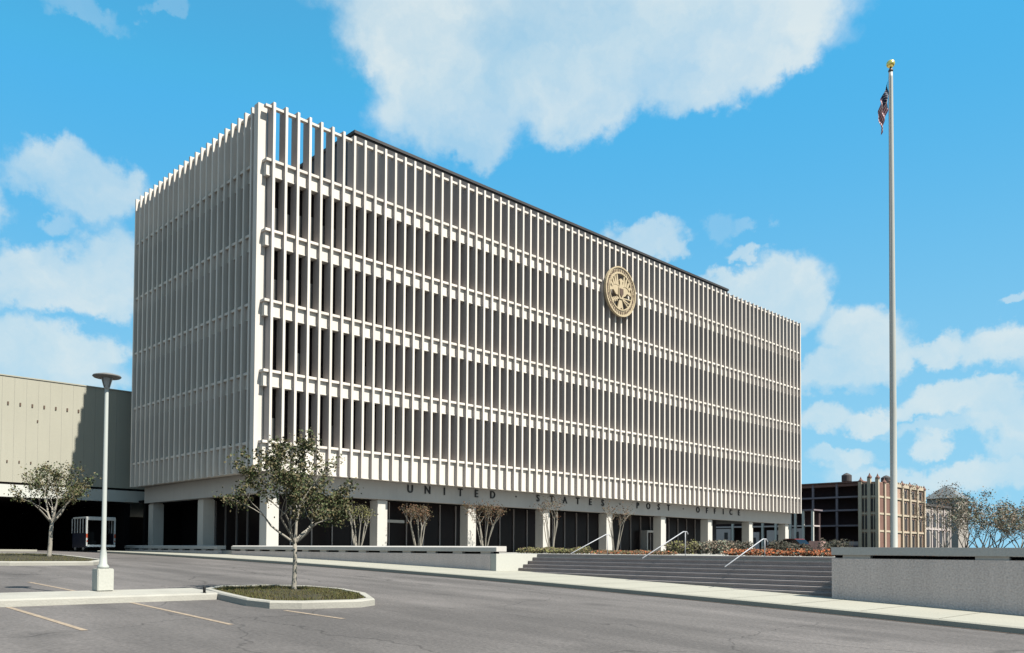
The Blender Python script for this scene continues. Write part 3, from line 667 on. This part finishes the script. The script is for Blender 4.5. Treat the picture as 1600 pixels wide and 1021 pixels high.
def tree(name, loc, label, cat, trunk_h, r, blen, depth, seed, spread, nleaf, lrad, lsize, leafm='leaf', barkm='bark', lean=(0, 0), first=4, group=None, up=.03, squash=.8, tilt=.8, hole=-.18):
    rnd = random.Random(seed); t = thing(name, loc, label, cat, group); b = MB(); tips = []
    p0 = Vector(loc); top = p0+Vector((lean[0], lean[1], trunk_h))
    mid = [p0+Vector((lean[0]*f+rnd.uniform(-.02, .02), lean[1]*f, trunk_h*f)) for f in (0, .08, .35, .7)]
    b.tube([p0-Vector((0, 0, .05))]+mid[1:]+[top], [r*1.35, r*1.1, r, r*.92, r*.85], 10)
    for i in range(first):
        a = i*6.28/first+rnd.uniform(-.4, .4); d = Vector((math.cos(a)*tilt, math.sin(a)*tilt, rnd.uniform(.6, 1.1))).normalized()
        branch(b, tips, top-Vector((0, 0, .04)), d, r*.62, blen*rnd.uniform(.8, 1.15), depth, rnd, spread, up, .004)
    branch(b, tips, top-Vector((0, 0, .02)), Vector((rnd.uniform(-.2, .2), rnd.uniform(-.2, .2), 1)), r*.7, blen*1.1, depth, rnd, spread, up, .004)
    b.build('trunk', barkm, t, True)
    c = leaves(tips, rnd, nleaf, lrad, lsize, squash, hole=hole).build('crown', leafm, t)
    return t
T1S, T1L = 37, .89
T1 = tree('young_tree', (10.53, 16.84, gz(16.84)+.1), 'young tree with pale trunk and loose dark crown on the nearer grass island', 'tree', 1.16, .055, T1L, 4, T1S, .85, 12500, .115, .066, leafm='leafn', lean=(-.0, .02), first=6, squash=.8, tilt=1.15, up=.03, hole=-.16)
T2 = tree('young_tree', (11.73, 39.4, gz(39.4)+.1), 'thin young tree before the cream annex wall, beside the van', 'tree', 1.6, .09, 1.0, 4, 23, .75, 5000, .14, .095, leafm='leafn', lean=(.12, 0), first=5, tilt=1.0, hole=-.1)
# crape myrtles in the bed before the columns: many leaning stems from one foot
def myrtle(x, y, h, seed, label, leafm='leafb', nl=1300):
    rnd = random.Random(seed); t = thing('multi_stem_tree', (x, y, -.1), label, 'tree', 'multi-stem trees before the ground-floor glass'); b = MB(); tips = []
    for i in range(6):
        a = i*1.05+rnd.uniform(-.3, .3); s = rnd.uniform(.35, .75); f = Vector((x+.12*math.cos(a), y+.12*math.sin(a), -.1))
        top = Vector((x+s*math.cos(a), y+s*math.sin(a), h*rnd.uniform(.55, .72)))
        m = f.lerp(top, .5)+Vector((rnd.uniform(-.08, .08), rnd.uniform(-.08, .08), 0))
        b.tube([f, m, top], [.05, .04, .03], 6, cap=False)
        for j in range(2): branch(b, tips, top, ((top-f).normalized()+Vector((rnd.uniform(-.5, .5), rnd.uniform(-.5, .5), .1))).normalized(), .024, h*.22, 2, rnd, .6, .02, .003)
    b.build('trunk', 'bark', t, True); leaves(tips, rnd, nl, .14, .10).build('crown', leafm, t)
myrtle(29.6, 40.3, 2.4, 41, 'multi-stem tree with green tuft just left of the second front column', 'hedgey', 700)
myrtle(34.4, 40.3, 2.5, 42, 'low vase-shaped bronze-leaved tree right of the second front column')
myrtle(40.4, 40.3, 3.0, 43, 'bronze-leaved multi-stem tree right beside the third front column')
myrtle(47.5, 40.3, 3.4, 44, 'bare pale multi-stem tree right of the fourth front column', nl=500)
myrtle(55.4, 40.3, 3.4, 45, 'bare multi-stem tree right of the fifth front column, near the orange bed', nl=500)
# shrubs and beds on the plaza
def shrub(name, x0, x1, y0, y1, z1, n, size, mats, label, cat, seed, group=None, z0=-.1):
    rnd = random.Random(seed); t = thing(name, ((x0+x1)/2, (y0+y1)/2, z0), label, cat, group); b = MB()
    sb = MB()
    for i in range(26):
        x, y = rnd.uniform(x0, x1), rnd.uniform(y0, y1); sb.tube([(x, y, z0), (x+rnd.uniform(-.1, .1), y+rnd.uniform(-.1, .1), z0+(z1-z0)*.8)], [.012, .005], 4)
    sb.build('stems', 'barkd', t)
    for i in range(n):
        x, y = rnd.uniform(x0, x1), rnd.uniform(y0, y1)
        hh = (z1-z0)*(.75+.35*noise.noise(Vector((x*1.7, y*1.7, seed)))); ex = 1-abs((x-(x0+x1)/2)/((x1-x0)/2+.01))**3*.5
        c = Vector((x, y, z0+hh*ex*rnd.random()**.6)); s = size*rnd.uniform(.6, 1.3); a = Vector((rnd.uniform(-1, 1), rnd.uniform(-1, 1), rnd.uniform(-.4, 1))).normalized()
        nn = a.orthogonal().normalized()*.4*s; a = a*s
        b.add([c-a*.5, c+nn, c+a*.5, c-nn], [(0, 1, 2, 3)], rnd.choice(range(len(mats))) if rnd.random() < .6 else 0)
    b.build('crown', mats, t)
shrub('flower_bed', 29.4, 31, 9.5, 16.4, .22, 9000, .09, ['flower', 'leaf', 'leafb'], 'bed of orange flowers along the top right of the steps', 'flower bed', 1)
shrub('hedge', 29.4, 30.6, 23.4, 27.2, .26, 4500, .08, ['hedgey', 'leafb', 'leaf'], 'low yellow-green hedge at the top left of the steps', 'hedge', 2)
shrub('flower_bed', 29.6, 30.8, 19.2, 23.0, .12, 3000, .08, ['leafb', 'flower', 'hedgey'], 'thin brownish flower bed between the hedge and the middle handrail', 'flower bed', 3)
for k, (x, y, h, m_, lab) in enumerate(((46.2, 28.4, .95, 'hedgey', 'brown-green bush right behind the middle handrail'), (47.5, 26.9, 1.0, 'leafg', 'grey-green bush before the seventh front column'),
      (52.5, 28.2, 1.0, 'leaf', 'dark bush left of the rightmost handrail'), (56.6, 27.2, 1.1, 'leaf', 'dark bush behind the orange flowers, beside the last column'), (58.6, 27.0, .9, 'leaf', 'dark bush standing left of the pink box'), (61.4, 25.4, 1.3, 'leaf', 'taller dark bush standing right of the pink box'))):
    shrub('bush', x-.9, x+.9, y-.9, y+.9, h, 1500, .13, [m_, 'leaf', 'barkd'], lab, 'bush', 10+k, 'bushes on the plaza')

# ------------------------------------------------------------------ mail van under the annex
vx0, vx1, vy0, vy1 = 19.52, 21.5, 57.6, 60.4; vz = gz(58.5)+.0
van = thing('delivery_van', ((vx0+vx1)/2, (vy0+vy1)/2, vz), 'boxy white and dark blue delivery van with open rear standing by the dark loading area', 'van')
b = MB()      # shell: floor, roof, sides, bulkhead; open toward the camera
b.box(vx0, vx0+.05, vy0, vy1, vz+.35, vz+1.30); b.box(vx1-.05, vx1, vy0, vy1, vz+.35, vz+1.30); b.box(vx0, vx1, vy0+.01, vy1, vz+.30, vz+.352); b.box(vx0, vx1, vy1-.06, vy1+.001, vz+.34, vz+1.5)
b.build('body', 'vanblue', van)
b = MB(); b.box(vx0+.0, vx0+.1, vy0-.02, vy0+.08, vz+.4, vz+2.3); b.box(vx1-.1, vx1, vy0-.02, vy0+.08, vz+.4, vz+2.3); b.box(vx0, vx1, vy0-.021, vy0+.1, vz+2.18, vz+2.38)
b.build('rear_frame', 'vanwhite', van, bevel=.01)
b = MB(); b.box(vx0-.01, vx1+.01, vy0, vy1-.1, vz+2.30, vz+2.42); b.build('roof', 'vanwhite', van, bevel=.03)
for i in range(6):
    y = vy0+.08+i*.55; b = MB(); b.box(vx0, vx0+.05, y, y+.10, vz+1.3, vz+2.31); b.build('pillar', 'vanwhite', van); b = MB(); b.box(vx1-.05, vx1, y, y+.10, vz+1.3, vz+2.31); b.build('pillar', 'vanwhite', van)
for i in range(5):
    y = vy0+.19+i*.55; b = MB(); b.box(vx0+.02, vx0+.03, y, y+.43, vz+1.31, vz+2.29); b.build('window', 'glass', van)
for q in ((vx0, vx0+.1, vy0-.03, vy0-.021, vz+.98, vz+1.25), (vx1-.1, vx1, vy0-.03, vy0-.021, vz+.98, vz+1.25)): b = MB(); b.box(*q); b.build('stripe', 'vanred', van)
b = MB(); b.box(vx0+.06, vx1-.06, vy0+1.1, vy0+1.16, vz+.352, vz+2.29); b.build('dark_panel', 'dark', van)  # dark panel added so the open van reads as shaded inside
b = MB(); b.box(vx0+.05, vx1-.05, vy0-.16, vy0-.03, vz+.36, vz+.5); b.build('bumper', 'chrome', van, bevel=.02)
b = MB(); b.tube([(vx0+1.25, vy0+.5, vz+.35), (vx0+1.25, vy0+.5, vz+2.2)], [.02, .02], 6); b.build('grab_pole', 'chrome', van)
b = MB(); b.box(vx0+.25, vx0+.8, vy0+.3, vy0+.8, vz+.353, vz+.8); b.box(vx0+.25, vx0+.8, vy0+.7, vy0+.82, vz+.8, vz+1.4); b.build('driver_seat', 'rubber', van, bevel=.04)
for x in (vx0+.02, vx1-.24):
    for y in (vy0+.6, vy1-.6):
        b = MB(); b.tube([(x, y, vz+.31), (x+.22, y, vz+.31)], [.31, .31], 20); w = b.build('wheel', 'rubber', van); b = MB(); b.tube([(x-.01, y, vz+.31), (x+.23, y, vz+.31)], [.16, .16], 16); b.build('rim', 'chrome', w)
for x in (vx0+.03, vx1-.09):
    b = MB(); b.box(x, x+.06, vy0-.045, vy0-.031, vz+.7, vz+.8); b.build('tail_light', 'vanred', van)

# ------------------------------------------------------------------ parked cars and the pink box beyond the plaza
def car(x, y, yaw, m, label):
    t = thing('parked_car', (x, y, -.1), label, 'car', 'cars parked beyond the plaza'); t.rotation_euler.z = yaw
    def add(b, name, m_, par=t, **k):
        o = b.build(name, m_, None, **k); o.parent = par; return o
    body = [(-2.3, .35), (-2.3, .78), (-2.15, .88), (-1.25, .93), (1.0, .95), (2.2, .86), (2.3, .75), (2.3, .35)]
    b = MB(); b.prism(body, -.85, .85, 'y'); add(b, 'body', m, bevel=.05)
    b = MB(); b.prism([(-1.25, .92), (-.75, 1.36), (.45, 1.40), (1.05, .94)], -.70, .70, 'y'); add(b, 'cabin', 'glass', bevel=.04)
    b = MB(); b.prism([(-.72, 1.35), (-.66, 1.43), (.40, 1.45), (.46, 1.38)], -.68, .68, 'y'); add(b, 'roof', m, bevel=.02)
    for wx in (-1.45, 1.4):
        for wy in (-.86, .66):
            b = MB(); b.tube([(wx, wy, .32), (wx, wy+.2, .32)], [.32, .32], 18); w = add(b, 'wheel', 'rubber'); b = MB(); b.tube([(wx, wy-.01, .32), (wx, wy+.21, .32)], [.17, .17], 14); add(b, 'rim', 'chrome', w)
    b = MB(); b.box(-2.4, -2.28, -.8, .8, .42, .55); add(b, 'bumper', 'chrome'); b = MB(); b.box(2.28, 2.4, -.8, .8, .42, .55); add(b, 'bumper', 'chrome')
    for wy in (-.65, .5):
        b = MB(); b.box(-2.325, -2.29, wy, wy+.15, .6, .74); add(b, 'headlight', 'vanwhite')
car(73.8, 34.2, 1.35, 'carred', 'dark red car parked beyond the orange flowers under the last bay')
car(79.7, 37.2, 1.3, 'carcream', 'cream car parked beyond the red one beside the last column')
t = thing('utility_box', (62.7, 27.2, -.1), 'pink metal cabinet standing beyond the orange flower bed', 'cabinet')
b = MB(); b.box(62.2, 63.2, 26.75, 27.65, .0, .95); c = b.build('cabinet', 'pink', t, bevel=.03)
b = MB(); b.box(62.185, 62.198, 26.85, 27.18, .1, .8); b.build('door', 'pink', t, bevel=.004); b = MB(); b.box(62.185, 62.198, 27.22, 27.55, .1, .8); b.build('door', 'pink', t, bevel=.004)
b = MB(); b.box(62.15, 63.25, 26.7, 27.7, -.1, .0); b.build('plinth', 'walk', t)

# ------------------------------------------------------------------ far buildings
P = thing('open_frame_building', (157, 68, -.3), 'dark four-storey open concrete frame building with pale slab edges in the distance', 'building')
ZS = [13.25, 10.55, 8.12, 5.28, 1.6]
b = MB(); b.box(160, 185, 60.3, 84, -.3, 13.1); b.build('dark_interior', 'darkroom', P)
b = MB(); b.box(157.0, 186, 59.9, 84.5, 13.1, 13.32); b.build('roof', 'brickred', P)
for z in ZS[1:]: b = MB(); b.box(157.1, 160, 59.9, 84.4, z-.2, z+.1); b.build('slab', 'slab', P)
for y in (59.95, 64.5, 68.9, 73.4, 77.9, 82.4):
    b = MB(); b.box(157.25, 157.6, y, y+.36, -.3, 13.1); b.build('column', 'slab', P)
b = MB(); b.box(157.3, 160, 60.0, 84, 12.5, 13.05); b.build('parapet', 'brickred', P)
b = MB(); b.box(157.15, 157.4, 60.4, 66, 1.6, 2.3); b.build('pale_wall', 'palewall', P)
Q = thing('arcade_building', (146, 68, -.3), 'low pale arcade with slim white columns below the dark open frame building', 'building')
b = MB(); b.box(148.3, 149, 64.1, 150, -.3, 7.6); b.build('dark_interior', 'darkroom', Q)
b = MB(); b.box(145.6, 149.2, 63.8, 150.2, 7.6, 7.85); b.build('roof_slab', 'slab', Q)
b = MB(); b.box(145.8, 148.3, 63.9, 150.1, 4.8, 5.05); b.build('floor_slab', 'palewall', Q)
for k, y in enumerate((63.95, 65.6, 67.0, 67.9, 69.7, 70.6, 73.1, 76, 79, 83, 87, 91, 95, 99, 104, 109)):
    b = MB(); b.box(145.7, 146.05, y, y+.36, -.3, 7.6); b.build('column', 'colwhite', Q)
for (ya, yb, za, zb) in ((66, 68.3, 2.0, 4.5), (69.5, 72.5, 1.5, 4.2), (74, 77, 1.0, 3.9), (79.6, 82.6, 2, 4.6), (83.6, 86.7, 2, 4.5), (87.6, 90.5, 2, 4.6), (91.5, 94.7, 2, 4.5), (95.5, 98.7, 2, 4.6), (99.6, 103.6, 2, 4.6)):
    b = MB(); b.box(145.9, 146.4, ya, yb, za-2, zb); w = b.build('infill_wall', 'palewall', Q)
    b = MB(); b.box(145.85, 145.9, ya+.6, ya+1.3, za+.6, za+1.9); b.build('window', 'farwin', w)

def arch(u0, u1, z0, z1, pointed=True):
    c = (u0+u1)/2; h = (u1-u0)/2; pts = [(u0, z0), (u1, z0), (u1, z1-h)]
    if pointed: pts += [(u1-h*.25, z1-h*.45), (c, z1), (u0+h*.25, z1-h*.45)]
    else: pts += [(c+h*math.cos(a), z1-h+h*math.sin(a)) for a in (.5, 1.05, 1.57, 2.09, 2.64)]
    return pts+[(u0, z1-h)]
G = thing('gothic_building', (155, 56.7, -.3), 'tan brick gothic building with pinnacled parapet behind the flagpole', 'building')
b = MB(); b.box(155.2, 178.6, 56.9, 60.1, -.3, 12.9); b.build('wall', 'brick', G)
b = MB(); b.box(155.15, 161.5, 56.80, 56.9, -.3, 12.8); b.build('stair_bay', 'brickred', G)
pinn = [(155.15, 56.75, 14.2), (155.15, 58.1, 14.4), (155.15, 59.6, 13.8), (158.2, 56.75, 13.6), (161.2, 56.75, 13.9), (166.8, 56.75, 13.7), (170.7, 56.75, 13.6), (174.5, 56.75, 13.5), (178.4, 56.75, 13.4)]
for (x, y, z) in pinn:
    b = MB(); b.box(x-.3, x+.3, y-.22, y+.32, -.3, z-.8); k = b.build('buttress', 'brickpale', G)
    b = MB(); b.lathe((x, y, z-.8), [(.42, 0), (.42, .2), (.2, .45), (.001, .95)], 6); b.build('pinnacle', 'brickred', k)
for z in (10.3, 7.3, 4.2):
    b = MB(); b.box(155.0, 178.5, 56.72, 56.9, z-.22, z+.12); b.box(155.0, 155.2, 56.9, 60.0, z-.22, z+.12); b.build('string_course', 'brickpale', G)
b = MB(); b.box(161.5, 178.5, 56.70, 56.9, 12.4, 12.95)
for x in range(162, 178): b.box(x+.1, x+.6, 56.7, 56.9, 12.95, 13.3)
b.build('parapet', 'brickpale', G)
for bx in (162.2, 167.4, 171.3, 175.1):
    for (z0, z1) in ((10.5, 12.2), (7.5, 9.9), (4.5, 6.9), (1.2, 3.8)):
        for dx in (.25, 1.45):
            b = MB(); b.prism(arch(bx+dx, bx+dx+.95, z0, z1), 56.80, 56.895, 'y'); f = b.build('window', 'farwin', G)
            b = MB(); b.box(bx+dx+.42, bx+dx+.53, 56.76, 56.798, z0, z1-.5); b.build('mullion', 'brickpale', f)
for by in (56.95, 57.55, 58.45, 59.05):
    for (z0, z1) in ((10.5, 12.6), (7.6, 9.9), (4.5, 6.9), (1.2, 3.8)):
        b = MB(); b.prism(arch(by, by+.38, z0, z1), 155.12, 155.195, 'x'); b.build('window', 'farwin', G)
for by in (56.85, 57.38, 57.95, 58.9, 59.5):
    b = MB(); b.box(155.02, 155.2, by-.02, by+.1, 1, 12.6); b.build('pilaster', 'brickpale', G)
Lw = thing('low_wing_building', (187, 57, -.3), 'low grey stucco building with arched windows right of the gothic building', 'building')
b = MB(); b.box(178.8, 194.6, 57.0, 66, -.3, 9.6); b.build('wall', 'lowwall', Lw); b = MB(); b.box(178.7, 194.8, 56.6, 66.2, 9.6, 10.1); b.build('roof', 'tank', Lw)
for i in range(4):
    for z0, z1 in ((5.6, 8.4), (1.6, 4.9)):
        x = 180.3+i*3.7; b = MB(); b.prism(arch(x, x+1.6, z0, z1, False), 56.9, 56.99, 'y'); b.build('window', 'farwin', Lw)
for i in range(5):
    x = 179.2+i*3.7; b = MB(); b.box(x, x+.5, 56.8, 57, -.3, 9.6); b.build('pilaster', 'palewall', Lw)
b = MB(); b.box(178.8, 194.6, 56.85, 57, 4.95, 5.25); b.build('string_course', 'palewall', Lw)
for k, (x, y, lab) in enumerate(((165.6, 66.2, 'small dark water tank on the roof of the open frame building'), (171.3, 61.1, 'small dark water tank on the gothic roof beside the flagpole'))):
    z0 = 13.3 if k == 0 else 12.9
    t = thing('water_tank', (x, y, z0), lab, 'water tank', 'roof water tanks')
    b = MB(); b.lathe((x, y, z0+.75), [(.85, 0), (.9, .05), (.9, 1.2), (.4, 1.55), (.001, 1.7)], 16); b.build('tank', 'tank', t)
    for i in range(4):
        a = i*math.pi/2+.7; b = MB(); b.tube([(x+.7*math.cos(a), y+.7*math.sin(a), z0), (x+.6*math.cos(a), y+.6*math.sin(a), z0+.8)], [.07, .07], 6); b.build('leg', 'tank', t)
H = thing('hip_roofed_house', (237, 70, -.3), 'house with pale hipped roof showing over the far trees', 'house')
b = MB(); b.box(233, 241, 66.5, 73.5, -.3, 14.2); b.build('wall', 'lowwall', H)
b = MB(); b.add([(232.4, 65.9, 14.2), (241.6, 65.9, 14.2), (241.6, 74.1, 14.2), (232.4, 74.1, 14.2), (235.5, 70, 17.6), (238.5, 70, 17.6)], [(0, 1, 5, 4), (1, 2, 5), (2, 3, 4, 5), (3, 0, 4), (0, 3, 2, 1)]); b.build('roof', 'roofpale', H)
for yy in (67.5, 71): b = MB(); b.box(232.9, 232.99, yy, yy+1.2, 10.5, 12.6); b.build('window', 'farwin', H)
far = [(120.5, 33.6, 7.2, 61), (119.5, 31.6, 7.3, 62), (122, 30.4, 7.0, 63), (124, 28.6, 7.2, 64), (118, 25.4, 6.6, 65), (143, 42.6, 11.5, 66), (130, 33.5, 7.5, 67), (135, 29.5, 8.0, 68), (126, 25.0, 7.0, 69)]
labs = ['leftmost of the sparse grey-green trees at the right edge', 'sparse tree second from the left beyond the right wall', 'sparse tree in the middle of the row beyond the right wall',
        'sparse tree close to the right edge above the wall', 'sparse tree at the very right edge of the photo', 'taller darker tree before the pale hipped roof', 'background tree between the second and third sparse trees',
        'background tree standing right of the middle sparse tree', 'background tree at the extreme right behind the others']
for (x, y, h, sd), lb in zip(far, labs):
    tree('sparse_tree', (x, y, -.4), lb, 'tree', h*.10, .12, h*.33, 4, sd, .6, 1500, .26, .22, 'leafg' if sd != 66 else 'leafb', 'barkd' if sd % 2 else 'bark', first=4, group='trees beyond the right wall', tilt=.6)
